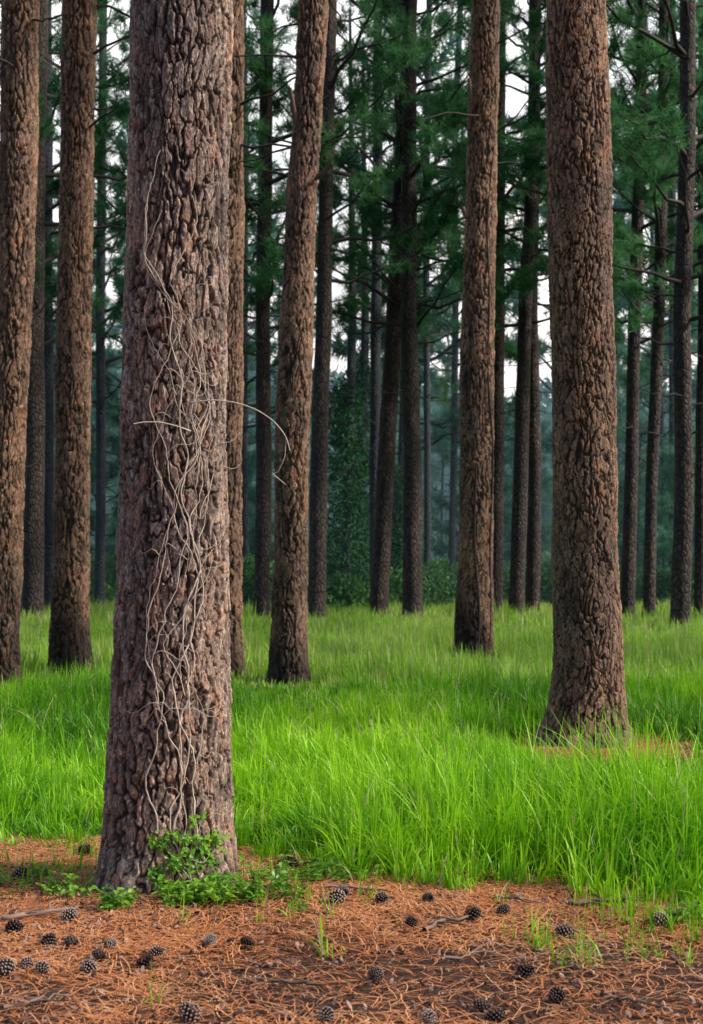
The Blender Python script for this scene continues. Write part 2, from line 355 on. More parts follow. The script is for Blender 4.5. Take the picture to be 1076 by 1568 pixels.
def pine(prof, seg, dz, mtl, cw, ch, depth, seed, top=27, lift=0.0, far=False, **kw):
    global cc
    x, y, rr = prof[-1][1:4]; z = prof[-1][0]
    lean = (prof[-1][1]-prof[-2][1])/max(0.1, prof[-1][0]-prof[-2][0])*0.5
    lean = max(-0.03, min(0.03, lean))
    if top > z+0.5:
        prof = prof+[(z+(top-z)*0.5, x+lean*(top-z)*0.5, y, rr*0.62), (top, x+lean*(top-z)*0.6, y, 0.03)]
    me, (fx, fy, fr), base = trunk_mesh('trunk', prof, seg, dz, mtl, cw, ch, depth, seed, disp=not far, **kw)
    e = bpy.data.objects.new('pine_tree', None); e.location = base; link(e)
    obj('trunk', me, e)
    lm, fm = crowns[cc % 5]; cc += 1
    off = (float(fx(15.0))-base[0], 0, lift+top-27.5)
    for nm, q in (('limbs', lm), ('foliage', fm)):
        o = obj(nm, q, e, None, off); o.rotation_euler = (0, 0, seed*1.7)
    return e, (fx, fy, fr), base
def prof_px(d, rows):
    return [(sz(e, d), sx((a+b)/2, d), d, (b-a)/2/K*d) for e, a, b in rows]
d = 6.95
front, (ffx, ffy, ffr), fbase = pine([(0.0, sx(256, d), d, 0.292)]+prof_px(d, [(1200, 163, 351), (1000, 173, 349), (700, 181, 345), (300, 197, 349), (0, 205, 351)]),
     440, 0.005, M_bark_front, 0.060, 0.145, 0.020, 3, top=27, lift=4, flare=0.28, fh=0.18, zfine=4.7, dz2=0.06)
d = 12.6
rt, (rfx, rfy, rfr), rbase = pine([(0.0, sx(897, d), d, 53/K*d)]+prof_px(d, [(1000, 849, 950), (700, 848, 942), (400, 841, 935), (0, 838, 928)]),
     320, 0.009, M_bark_mid, 0.064, 0.15, 0.022, 9, top=27, lift=4, flare=0.66, fh=0.22, zfine=7.2, dz2=0.1)
mid = [
 (19.6, [(1000, 416, 467), (850, 420, 468), (700, 423, 471), (560, 427, 477), (400, 436, 479), (300, 438, 484), (200, 449, 490), (0, 459, 501)], 21),
 (24.0, [(980, 697, 752), (850, 702, 752), (700, 705, 755), (560, 706, 756), (400, 712, 757), (200, 717, 760), (0, 723, 765)], 22),
 (18.8, [(1000, -27, 27), (800, -22, 33), (600, -12, 41), (400, -4, 51), (200, 2, 55), (0, 6, 58)], 23),
 (20.5, [(1000, 77, 134), (800, 84, 135), (500, 88, 138), (300, 92, 141), (0, 97, 146)], 24),
 (20.5, [(1000, 322, 368), (700, 326, 369), (300, 327, 371), (0, 328, 371)], 25),
]
midinfo = []
for dd, rows, sd in mid:
    p = prof_px(dd, rows); p = [(0.0, p[0][1], dd, p[0][3])]+p[0:]
    p = sorted(p, key=lambda q: q[0])
    midinfo.append(pine(p, 180, 0.022, M_bark_mid, 0.085, 0.20, 0.032, sd, top=27, lift=3.5, flare=0.45, fh=0.3, zfine=12.5, dz2=0.2, char=0.85))
row = [
 (44, 400, 409, 25, 20), (42, 485, 506, 29, 19), (46, 578, 629, 29, 20), (45, 632, 628, 31, 20), (47, 790, 820, 24, 18),
 (50, 815, 818, 22, 17), (43, 960, 984, 22, 16), (42, 993, 1017, 19, 16), (36, 1041, 1053, 30, 23), (45, 1072, 1078, 20, 16),
 (41, 48, 62, 34, 24), (52, 76, 70, 20, 17), (56, 152, 158, 16, 12), (48, 758, 765, 24, 18), (54, 575, 578, 18, 14),
 (58, 655, 657, 11, 9), (60, 1026, 1030, 12, 10), (62, 376, 372, 11, 9), (49, -30, -20, 24, 20), (47, 1110, 1115, 24, 20), (46, 265, 270, 24, 20),
 (64, 690, 705, 11, 9),
]
for i, (dd, b0, b1, w0, w1) in enumerate(row):
    r = np.random.default_rng(500+i); zt = sz(0, dd)
    rows_ = []
    for t in (0, 0.25, 0.5, 0.75, 1.0):
        b = b0+(b1-b0)*t+(r.normal(0, 2.5) if 0 < t < 1 else 0)
        rows_.append((zt*t, sx(b, dd), dd, (w0+(w1-w0)*t)/2/K*dd))
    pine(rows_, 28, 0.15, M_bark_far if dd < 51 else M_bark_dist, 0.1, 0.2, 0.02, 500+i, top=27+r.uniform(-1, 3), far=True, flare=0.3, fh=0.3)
# the stand carries on to the right of the view (these shade the meadow)
for i, (x_, y_) in enumerate([(24, 13), (20, 24), (31, 19), (13.5, 31)]):
    pine([(0, x_, y_, 0.26), (8, x_+0.1, y_, 0.22), (14, x_+0.2, y_, 0.18)], 24, 0.25, M_bark_far, 0.1, 0.2, 0.02, 560+i, top=27, far=True, flare=0.3, fh=0.3)
C_pine = newcoll('distant_pine_variants'); C_young = newcoll('young_pine_variants')
for vi in range(4):
    r = np.random.default_rng(900+vi); top = 25+1.5*vi
    prof = [(0, 0, 0, 0.13), (10, r.normal(0, 0.25), 0, 0.11), (20, r.normal(0, 0.4), 0, 0.08), (top, 0, 0, 0.03)]
    me, fns, base = trunk_mesh('distant_trunk', prof, 12, 0.6, M_bark_dist, 0.1, 0.2, 0, 900+vi, disp=False)
    mb, P, D = limbs(r, 4.5+vi*0.9, top-0.5, 46, 6.0, 3, (4, 8), 2.0, 4)
    F = np.array([p.vertices[:] for p in me.polygons]); c_ = np.zeros(len(me.vertices)*3); me.vertices.foreach_get('co', c_)
    mb.add(c_.reshape(-1, 3), F, 0)
    tv, tf, th_ = tuft_field(P, D, 15, 0.080, 0.62, r)
    mb.add(tv, tf, 1, th_)
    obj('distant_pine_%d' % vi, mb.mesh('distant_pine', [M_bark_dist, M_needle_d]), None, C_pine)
for vi in range(3):
    r = np.random.default_rng(950+vi); top = 8.0+1.5*vi
    mb, P, D = limbs(r, 0.7, top-0.3, 46, 2.3, 0, None, 3.0, 4)
    v, f = tube([(0, 0, -0.2), (0.05, 0, top*0.5), (0, 0, top)], [0.09, 0.06, 0.02], 8); mb.add(v, f, 0)
    tv, tf, th_ = tuft_field(P, D, 14, 0.05, 0.40, r); mb.add(tv, tf, 1, th_*0.8)
    obj('young_pine_%d' % vi, mb.mesh('young_pine', [M_bark_dist, M_needle_d]), None, C_young)
P = []; y = 66.0
while y < 125:
    xw = 0.27*y+8; x = -xw+rng.uniform(0, 9)
    while x < xw:
        P.append((x+rng.normal(0, 1.8), y+rng.normal(0, 2.5), 0)); x += 9.5+rng.uniform(0, 8)
    y += 13
P = np.array(P); n = len(P)
scatter('distant_pine_trees', P, np.stack([rng.normal(0, 0.02, n), rng.normal(0, 0.02, n), rng.uniform(0, 6.28, n)], 1), rng.uniform(0.8, 1.15, n), rng.integers(0, 4, n), C_pine)
P = []
for y in (64, 72, 82, 94, 108):
    xw = 0.27*y+5; m_ = int(xw*2/7.5)
    for q in range(m_): P.append((-xw+2*xw*(q+rng.uniform())/m_, y+rng.normal(0, 3), 0))
P = np.array(P); n = len(P)
scatter('young_pine_trees', P, np.stack([rng.normal(0, 0.03, n), rng.normal(0, 0.03, n), rng.uniform(0, 6.28, n)], 1), rng.uniform(0.45, 1.1, n), rng.integers(0, 3, n), C_young)
# far wooded slope
xs = np.linspace(-160, 160, 120); ys = np.linspace(0, 1, 16)
X, T = np.meshgrid(xs, ys)
def hill(x, t): return (18+8*vnoise(x*0.05+20, t*0+1, 5)+5*vnoise(x*0.21+20, t*2, 6))*t
me = bpy.data.meshes.new('far_slope'); nx = len(xs)
me.from_pydata(np.stack([X, 150+30*T, hill(X, T)-0.5], -1).reshape(-1, 3).tolist(), [], [(j*nx+i, j*nx+i+1, (j+1)*nx+i+1, (j+1)*nx+i) for j in range(15) for i in range(nx-1)])
me.materials.append(M_far); obj('wooded_hill', me)
n = 2400; px = rng.uniform(-62, 62, n); t = rng.uniform(0, 1.0, n)
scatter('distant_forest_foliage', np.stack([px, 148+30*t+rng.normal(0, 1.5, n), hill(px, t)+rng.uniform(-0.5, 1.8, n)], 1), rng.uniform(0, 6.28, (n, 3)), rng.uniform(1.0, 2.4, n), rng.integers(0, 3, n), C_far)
def shrub(x, y, rad, h, cnt, sd):
    r = np.random.default_rng(sd); P = []
    for k in range(cnt):
        a = r.uniform(0, 6.28); q = rad*math.sqrt(r.uniform()); zz = h*(1-(q/rad)**2)**0.5*r.uniform(0.1, 1)
        P.append((q*math.cos(a), q*math.sin(a)*0.7, zz))
    scatter('shrub', np.array(P), r.uniform(0, 6.28, (cnt, 3)), r.uniform(0.7, 1.4, cnt), r.integers(0, 3, cnt), C_shrub, None, (x, y, 0))
sd = 0
for (b, dd, rad, h) in [(380, 58, 1.6, 2.4), (420, 62, 2.2, 1.8), (530, 54, 1.2, 1.2), (605, 56, 1.3, 1.5), (660, 58, 1.8, 2.0), (700, 66, 2.4, 1.8), (770, 60, 2.2, 1.6), (880, 60, 2.5, 2.2),
                        (940, 62, 2.4, 1.6), (1010, 60, 2.4, 1.8), (1070, 58, 2.0, 2.3), (20, 58, 2.4, 1.6), (110, 60, 2.4, 1.4), (170, 62, 2.2, 2.0), (490, 66, 2.6, 1.5), (570, 68, 2.4, 1.5), (240, 62, 2.5, 1.8)]:
    sd += 1; shrub(sx(b, dd), dd, rad, h, int(45*rad), 600+sd)
n = 800; px = rng.uniform(-32, 32, n); py = rng.uniform(68, 110, n)
hh = 1.0+4.5*vnoise(px*0.25+40, py*0.2, 8)**2
scatter('undergrowth', np.stack([px, py, hh*rng.uniform(0, 1, n)], 1), rng.uniform(0, 6.28, (n, 3)), rng.uniform(1.2, 3.0, n), rng.integers(0, 3, n), C_shrub)
for (b, dd, zt, rad) in [(528, 56, 9.0, 0.75), (548, 59, 10.5, 0.6), (610, 60, 6.0, 0.5)]:
    r = np.random.default_rng(int(b)); e = bpy.data.objects.new('ivy_covered_tree', None); e.location = (sx(b, dd), dd, 0); link(e)
    me, _, _ = trunk_mesh('trunk', [(0, 0, 0, 0.22), (12, 0.3, 0, 0.16), (24, 0.2, 0, 0.05)], 14, 0.4, M_bark_dist, 0.1, 0.2, 0, 77, disp=False); obj('trunk', me, e)
    n = 260; z = r.uniform(0, 1, n)**0.9*zt; a = r.uniform(0, 6.28, n); q = rad*(1-0.75*z/zt)*(0.6+0.7*r.uniform(0, 1, n))+0.15
    scatter('ivy', np.stack([q*np.cos(a), q*np.sin(a), z], 1), r.uniform(0, 6.28, (n, 3)), r.uniform(0.6, 1.2, n), r.integers(0, 3, n), C_ivy, e)
m, nt, out = mat('mist'); vs = N(nt, 'ShaderNodeVolumeScatter', inp={'Color': (0.42, 0.80, 0.95, 1), 'Density': 0.0036, 'Anisotropy': 0.0})
nt.links.new(vs.outputs[0], out.inputs['Volume'])
mb = MB(); c8 = [(x, y, z) for x in (-90, 90) for y in (50, 149) for z in (-0.3, 30)]
mb.add(c8, [(0, 1, 3, 2), (4, 6, 7, 5), (0, 4, 5, 1), (2, 3, 7, 6), (0, 2, 6, 4), (1, 5, 7, 3)]); obj('mist', mb.mesh('mist', [m]))
# ---------------------------------------------------------------- ground
def axis(lo, hi, a, b, st, g):
    c = list(np.arange(a, b, st)); s = st; v = a
    L = []
    while v > lo: s *= g; v -= s; L.append(v)
    s = st; v = c[-1]; R = []
    while v < hi: s *= g; v += s; R.append(v)
    return np.array(L[::-1]+c+R)
gx = axis(-400, 400, -2.6, 2.6, 0.025, 1.14); gy = axis(-60, 450, 4.4, 8.0, 0.025, 1.12)
X, Y = np.meshgrid(gx, gy); nx = len(gx); ny = len(gy)
w = np.exp(-np.maximum(0, Y-10)/40)
Z = gh(X, Y)*w+(0.012*(vnoise(X*14, Y*14, 61)-0.5)+0.010*(vnoise(X*32, Y*32, 62)-0.5))*(Y < 9)
EX = [-6, -1.6, -0.9, -0.45, 0.0, 0.8, 1.7, 6]; EY = [7.8, 7.9, 7.8, 7.3, 6.95, 6.75, 6.45, 6.3]
def edge(x): return np.interp(x, EX, EY)
def gm_(x, y):
    g = sstep(-0.25, 0.25, y-edge(x)+0.7*(vnoise(x*2.5, y*2.5, 71)-0.5))
    dt = np.hypot((x-rbase[0])*0.85, (y-rbase[1]+0.35)*0.7); return g*sstep(0.5, 0.85, dt+0.3*(vnoise(x*4, y*4, 72)-0.5))
def strawmask(x, y):
    b = sstep(5.4, 6.0, y+1.2*(vnoise(x*1.5, y*1.8, 73)-0.5))*0.9+0.7*sstep(0.45, 0.7, vnoise(x*1.3+7, y*2.2, 74))+0.08
    return np.clip(b*(0.3+1.0*vnoise(x*3.5, y*5, 75)), 0, 1)
i = np.arange(ny-1)[:, None]*nx; j = np.arange(nx-1)[None, :]
F = np.stack([i+j, i+j+1, i+nx+j+1, i+nx+j], -1).reshape(-1, 4)
m, nt, out = mat('ground'); L = nt.links.new
geo = N(nt, 'ShaderNodeNewGeometry')
n1 = N(nt, 'ShaderNodeTexNoise', inp={'Scale': 14.0, 'Detail': 8.0, 'Roughness': 0.7}); L(geo.outputs['Position'], n1.inputs['Vector'])
n2 = N(nt, 'ShaderNodeTexNoise', inp={'Scale': 90.0, 'Detail': 5.0, 'Roughness': 0.75}); L(geo.outputs['Position'], n2.inputs['Vector'])
soil = ramp(nt, [(0.3, (0.018, 0.011, 0.011)), (0.5, (0.070, 0.040, 0.035)), (0.7, (0.21, 0.125, 0.10))]); L(n2.outputs['Fac'], soil.inputs[0])
st = ramp(nt, [(0.3, (0.08, 0.026, 0.014)), (0.55, (0.26, 0.090, 0.040)), (0.75, (0.50, 0.22, 0.10))]); L(n2.outputs['Fac'], st.inputs[0])
sa = N(nt, 'ShaderNodeAttribute', attribute_name='straw'); ga = N(nt, 'ShaderNodeAttribute', attribute_name='gmask')
mm_ = N(nt, 'ShaderNodeMath', operation='MULTIPLY_ADD'); L(n1.outputs['Fac'], mm_.inputs[0]); mm_.inputs[1].default_value = 2.2; mm_.inputs[2].default_value = -1.1
ad = N(nt, 'ShaderNodeMath', operation='ADD', use_clamp=True); L(sa.outputs['Fac'], ad.inputs[0]); L(mm_.outputs[0], ad.inputs[1])
c = mixc(nt, ad.outputs[0], soil.outputs[0], st.outputs[0])
gr = ramp(nt, [(0.3, (0.016, 0.040, 0.006)), (0.7, (0.05, 0.12, 0.014))]); L(n1.outputs['Fac'], gr.inputs[0])
c = mixc(nt, ga.outputs['Fac'], c, gr.outputs[0])
bs = N(nt, 'ShaderNodeBsdfPrincipled', inp={'Roughness': 0.95, 'Specular IOR Level': 0.1}); L(c, bs.inputs['Base Color'])
bu = N(nt, 'ShaderNodeBump', inp={'Strength': 1.0, 'Distance': 0.02}); L(n2.outputs['Fac'], bu.inputs['Height']); L(bu.outputs[0], bs.inputs['Normal'])
L(bs.outputs[0], out.inputs[0])
obj('ground', npmesh('ground', np.stack([X, Y, Z], -1).reshape(-1, 3), F, [m], {'gmask': gm_(X, Y), 'straw': strawmask(X, Y)}, True))
# ---------------------------------------------------------------- grass: real blades, clumped
trees_xy = np.array([[fbase[0], fbase[1], 0.36], [rbase[0], rbase[1], 0.36]]+[[b[0], b[1], 0.24] for _, _, b in midinfo])
def scat_region(y0, y1, dens, margin):
    n = int((y1-y0)*(0.5*y1+2*margin)*dens)
    y = rng.uniform(y0, y1, n); x = rng.uniform(-1, 1, n)*(0.25*y1+margin); k = np.abs(x) < 0.25*y+margin
    return x[k], y[k]
def clear(x, y):
    k = np.ones(len(x), bool)
    for tx, ty, tr in trees_xy: k &= np.hypot(x-tx, y-ty) > tr
    return k
def gheight(x, y):
    nz = vnoise(x*0.8+30, y*0.8+30, 81); nz2 = vnoise(x*2.6, y*2.6, 82)
    right = sstep(-0.6, 0.6, x)
    h = 0.155+0.32*right*sstep(9.2, 8.0, y)+0.05*sstep(8, 9, y)+0.12*sstep(14, 20, y)
    h = h*(0.35+0.9*nz+0.55*nz2)
    h *= 0.5+0.5*sstep(0.0, 0.4, y-edge(x))
    dt = np.hypot((x-rbase[0]-0.1)*0.8, (y-rbase[1]+1.1)*0.40); h = h*(0.15+0.85*sstep(0.45, 1.1, dt))
    for _, _, b in midinfo:
        h = h*(0.45+0.55*sstep(0.25, 1.0, np.hypot(x-b[0], (y-b[1]+1.2)*0.4)))
    return h
def blades(name, cx, cy, cz, ch_, per, crad, w, segs, mats, r, lean0=0.28, droop=0.3, seeds=None):
    n = len(cx); 
    a = r.uniform(0, 6.28, (n, per)); q = crad*np.sqrt(r.uniform(0, 1, (n, per)))
    bx = (cx[:, None]+q*np.cos(a)).ravel(); by = (cy[:, None]+q*np.sin(a)).ravel(); bz = np.repeat(cz, per)-0.015
    L = (ch_[:, None]*r.uniform(0.40, 1.35, (n, per))**0.8).ravel()
    wind = (vnoise(cx*0.9+9, cy*0.9, 91)*9)[:, None]
    az = np.where(r.uniform(0, 1, (n, per)) < 0.5, a+r.normal(0, 0.5, (n, per)), wind+r.normal(0, 0.7, (n, per))).ravel()
    lean = np.abs(r.normal(lean0, droop, n*per)); lean = np.minimum(lean, 1.15)
    s = np.linspace(0, 1, segs+1)[None, :]
    hx = L[:, None]*lean[:, None]*s**1.8; hz = L[:, None]*(s-0.5*lean[:, None]*s**2.5)
    tw = az+r.normal(0, 0.9, len(az)); W = (w*r.uniform(0.5, 1.6, len(az)))[:, None]*(np.clip(1-s, 0.0, 1)**0.6*(0.75+0.5*np.minimum(s*3, 1)))+0.0004
    X = bx[:, None]+hx*np.cos(az)[:, None]; Y = by[:, None]+hx*np.sin(az)[:, None]; Zz = bz[:, None]+hz
    sdx = -np.sin(tw)[:, None]*W/2; sdy = np.cos(tw)[:, None]*W/2
    V = np.stack([np.stack([X-sdx, Y-sdy, Zz], -1), np.stack([X+sdx, Y+sdy, Zz], -1)], 2).reshape(-1, 3)
    nb = len(az); k = 2*(segs+1); bi = np.arange(nb)[:, None]*k; si = np.arange(segs)[None, :]*2
    F = np.stack([bi+si, bi+si+1, bi+si+3, bi+si+2], -1).reshape(-1, 4)
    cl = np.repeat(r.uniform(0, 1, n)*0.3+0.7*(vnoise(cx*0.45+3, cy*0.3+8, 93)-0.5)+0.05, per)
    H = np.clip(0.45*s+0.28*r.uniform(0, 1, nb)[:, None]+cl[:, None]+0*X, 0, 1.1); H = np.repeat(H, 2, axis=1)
    mi = np.zeros(nb, int)
    if seeds is not None: mi = (r.uniform(0, 1, nb) < seeds).astype(int)
    return obj(name, npmesh(name, V, F, mats, {'h': H}, False, np.repeat(mi, segs)))
x, y = scat_region(6.0, 11, 95, 1.2)
ed = y-edge(x)+0.6*(vnoise(x*2.5, y*2.5, 71)-0.5)
def rtclear(x, y): return np.hypot((x-rbase[0])*0.85, (y-rbase[1]+0.35)*0.7)+0.3*(vnoise(x*4, y*4, 72)-0.5) > 0.66
k = (ed > 0) & clear(x, y) & rtclear(x, y) & (rng.uniform(size=len(x)) < 0.35+0.65*sstep(0, 0.3, ed))
x, y = x[k], y[k]; n = len(x)
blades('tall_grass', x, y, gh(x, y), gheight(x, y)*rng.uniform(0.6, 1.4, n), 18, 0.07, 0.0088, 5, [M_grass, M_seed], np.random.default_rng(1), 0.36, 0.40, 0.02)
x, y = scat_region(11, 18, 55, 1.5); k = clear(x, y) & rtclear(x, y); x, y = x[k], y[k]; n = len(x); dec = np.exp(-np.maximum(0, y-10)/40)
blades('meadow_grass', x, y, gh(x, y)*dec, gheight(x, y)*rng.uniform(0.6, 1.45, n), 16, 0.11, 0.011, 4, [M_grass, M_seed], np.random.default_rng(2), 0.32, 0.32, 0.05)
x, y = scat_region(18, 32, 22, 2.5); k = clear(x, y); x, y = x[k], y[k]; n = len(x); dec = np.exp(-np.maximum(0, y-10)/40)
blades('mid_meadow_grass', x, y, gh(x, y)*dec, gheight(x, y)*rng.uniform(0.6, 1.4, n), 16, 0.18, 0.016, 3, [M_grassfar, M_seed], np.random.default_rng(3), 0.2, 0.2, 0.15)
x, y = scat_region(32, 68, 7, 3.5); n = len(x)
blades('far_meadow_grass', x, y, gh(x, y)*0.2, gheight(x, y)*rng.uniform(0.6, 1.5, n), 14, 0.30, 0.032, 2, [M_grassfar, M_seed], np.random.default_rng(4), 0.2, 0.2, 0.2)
P = []
for (b, e, cnt, sp) in [(1000, 1425, 40, 0.16), (1060, 1425, 40, 0.12), (985, 1400, 14, 0.08), (835, 1455, 5, 0.03), (890, 1480, 6, 0.05), (780, 1440, 3, 0.04), (480, 1460, 3, 0.08), (985, 1480, 4, 0.05),
                       (520, 1390, 10, 0.12), (560, 1335, 26, 0.15), (450, 1345, 16, 0.15), (60, 1335, 60, 0.22), (110, 1365, 16, 0.1), (640, 1350, 30, 0.2), (240, 1540, 2, 0.02), (900, 1395, 14, 0.2), (400, 1420, 4, 0.3)]:
    dd = CAM_H*K/(e-880)
    for q in range(cnt): P.append((sx(b, dd)+rng.normal(0, sp), dd+rng.normal(0, sp)))
P = np.array(P); k = clear(P[:, 0], P[:, 1]); P = P[k]; n = len(P)
blades('grass_sprouts', P[:, 0], P[:, 1], gh(P[:, 0], P[:, 1]), rng.uniform(0.05, 0.19, n), 6, 0.03, 0.005, 4, [M_grass, M_seed], np.random.default_rng(5), 0.3, 0.3, 0.1)
P = []
for (b, e, cnt, sp) in [(295, 1385, 26, 0.07), (345, 1385, 26, 0.09), (400, 1380, 22, 0.11), (440, 1350, 22, 0.12), (200, 1395, 8, 0.05), (100, 1370, 10, 0.12), (40, 1350, 8, 0.14), (1060, 1420, 8, 0.1), (500, 1350, 10, 0.1)]:
    dd = CAM_H*K/(e-880)
    for q in range(cnt): P.append((sx(b, dd)+rng.normal(0, sp), dd+rng.normal(0, sp), 0))
P = np.array(P); k = np.hypot(P[:, 0]-fbase[0], P[:, 1]-fbase[1]) > 0.34; P = P[k]; P[:, 2] = gh(P[:, 0], P[:, 1]); n = len(P)
scatter('ground_creeper', P, np.stack([rng.normal(0, 0.25, n), rng.normal(0, 0.25, n), rng.uniform(0, 6.28, n)], 1), rng.uniform(0.45, 1.0, n), rng.integers(0, 4, n), C_leaf)
def litter(y0, y1, n):
    y = rng.uniform(y0, y1, n); x = rng.uniform(-1, 1, n)*(0.25*y+0.9); return x, y
x, y = litter(4.3, 8.2, 75000); sm = strawmask(x, y)
k = (y < edge(x)+0.3) & (rng.uniform(size=len(x)) < 0.10+0.70*sm) & (np.hypot(x-fbase[0], y-fbase[1]) > 0.3); x, y = x[k], y[k]
a = rng.uniform(0, 6.28, 6000); q = 0.3+rng.uniform(0, 1, 6000)*0.75; x = np.concatenate([x, rbase[0]+q*np.cos(a)]); y = np.concatenate([y, rbase[1]-0.2+q*np.sin(a)]); n = len(x)
az = rng.uniform(0, 3.14, n); Ln = rng.uniform(0.05, 0.17, n); s = np.linspace(-0.5, 0.5, 4)[None, :]; bend = rng.normal(0, 0.012, n)[:, None]*(1-4*s*s)
X = x[:, None]+Ln[:, None]*s*np.cos(az)[:, None]-bend*np.sin(az)[:, None]; Y = y[:, None]+Ln[:, None]*s*np.sin(az)[:, None]+bend*np.cos(az)[:, None]
Zz = gh(X, Y)+rng.uniform(0.004, 0.018, n)[:, None]+0.004*(1-4*s*s)+s*rng.normal(0, 0.012, n)[:, None]
wv = 0.0015; V = np.stack([np.stack([X+wv*np.sin(az)[:, None], Y-wv*np.cos(az)[:, None], Zz], -1), np.stack([X-wv*np.sin(az)[:, None], Y+wv*np.cos(az)[:, None], Zz], -1)], 2).reshape(-1, 3)
bi = np.arange(n)[:, None]*8; si = np.arange(3)[None, :]*2; F = np.stack([bi+si, bi+si+1, bi+si+3, bi+si+2], -1).reshape(-1, 4)
obj('pine_straw', npmesh('pine_straw', V, F, [M_straw], {'h': np.repeat(rng.uniform(0, 1, n), 8)}))
x, y = litter(4.3, 7.4, 700); k = y < edge(x)+0.2; x, y = x[k], y[k]; n = len(x)
scatter('bark_litter', np.stack([x, y, gh(x, y)+0.006], 1), np.stack([rng.normal(0, 0.03, n), rng.normal(0, 0.03, n), rng.uniform(0, 6.28, n)], 1), rng.uniform(0.6, 1.4, n), rng.integers(0, 4, n), C_chip)
def cone_mesh(sd):
    r = np.random.default_rng(sd); mb = MB()
    L = 0.080; n = 80
    v, f = tube([(0, 0, -L*0.5), (0, 0, 0), (0, 0, L*0.48)], [0.008, 0.013, 0.004], 8); mb.add(v, f, 0, [-0.8]*len(v))
    for i in range(n):
        t = (i+0.5)/n; a = i*2.39996; z = (t-0.5)*L; R = 0.033*math.sin(math.pi*min(1, (t*0.86+0.12)))**0.75
        d = np.array([math.cos(a), math.sin(a), 0]); s = np.array([-math.sin(a), math.cos(a), 0]); up = np.array([0, 0, 1.0])
        w = 0.0092*(1-0.4*t)*r.uniform(0.85, 1.15); ll = R*r.uniform(0.9, 1.08)
        b = d*0.006+up*(z-0.006); tip = d*ll+up*(z+0.006-0.004*t)
        V = [b-s*w*0.3, b+s*w*0.3, tip+s*w*0.75-d*0.003, tip+s*w*0.2+up*0.001, tip-s*w*0.2+up*0.001, tip-s*w*0.75-d*0.003, tip-up*0.0045+s*w*0.5, tip-up*0.0045-s*w*0.5, tip+d*0.003-up*0.001]
        mb.add(V, [(0, 1, 2, 3, 4, 5), (2, 6, 8, 3), (3, 8, 4), (4, 8, 7, 5), (6, 7, 8), (0, 7, 6, 1)], 0, [-0.9, -0.9, 0.6, 1.2, 1.2, 0.6, 0.5, 0.5, 1.4])
    return mb.mesh('pine_cone', [M_cone])
cm = [cone_mesh(i) for i in range(3)]
cones = [(22,1428),(105,1410),(75,1448),(108,1450),(170,1455),(150,1470),(222,1480),(240,1465),(322,1448),(380,1450),(40,1487),(64,1494),(135,1490),(8,1497),(575,1498),(585,1385),(655,1385),(630,1417),(722,1408),(770,1400),(864,1432),(805,1495),(737,1545),(757,1562),(852,1535),(1012,1420),(500,1562),(657,1562),(480,1333),(445,1330),(525,1375),(130,1302),(28,1342),(290,1560),(515,1386)]
for i, (b, e) in enumerate(cones):
    r = np.random.default_rng(1000+i); dd = CAM_H*K/(e+6-880); x = sx(b, dd); s = r.uniform(0.75, 1.15)
    if i == 17: s *= 0.7
    o = obj('pine_cone', cm[i % 3], None, None, (x, dd, float(gh(x, dd))+0.032*s))
    o.rotation_euler = (math.pi/2+r.normal(0, 0.35), r.normal(0, 0.3), r.uniform(0, 6.28)); o.scale = (s, s, s)
def stick(b0, e0, b1, e1, rad, sd, tw=2):
    r = np.random.default_rng(sd); mb = MB()
    d0 = CAM_H*K/(e0-880); d1 = CAM_H*K/(e1-880); A = np.array([sx(b0, d0), d0]); B = np.array([sx(b1, d1), d1]); s = np.linspace(0, 1, 9)
    q = A+np.outer(s, B-A)+r.normal(0, 0.012, (9, 2)); z = gh(q[:, 0], q[:, 1])+rad+0.014+r.uniform(0, 0.01, 9)
    p = np.column_stack([q, z]); v, f = tube(p, np.linspace(rad, rad*0.5, 9), 7); mb.add(v, f, 0, r.uniform(0, 1, len(v)))
    for k in range(tw):
        i = r.integers(2, 7); dv = np.array([r.normal(), r.normal(), 0.25]); dv /= np.linalg.norm(dv); l = r.uniform(0.08, 0.2)
        v, f = tube([p[i], p[i]+dv*l*0.5+[0, 0, 0.005], p[i]+dv*l], [rad*0.5, rad*0.35, rad*0.2], 5); mb.add(v, f, 0)
    obj('fallen_stick', mb.mesh('fallen_stick', [M_stick], True))
stick(0, 1418, 120, 1404, 0.013, 1); stick(870, 1394, 975, 1392, 0.013, 2); stick(640, 1434, 735, 1412, 0.010, 3, 3); stick(500, 1373, 600, 1380, 0.008, 4); stick(10, 1560, 110, 1540, 0.007, 5, 3); stick(760, 1384, 830, 1396, 0.007, 6); stick(655, 1352, 690, 1358, 0.009, 7); stick(420, 1512, 500, 1520, 0.007, 8); stick(680, 1480, 760, 1470, 0.006, 9); stick(930, 1540, 1010, 1552, 0.007, 10)
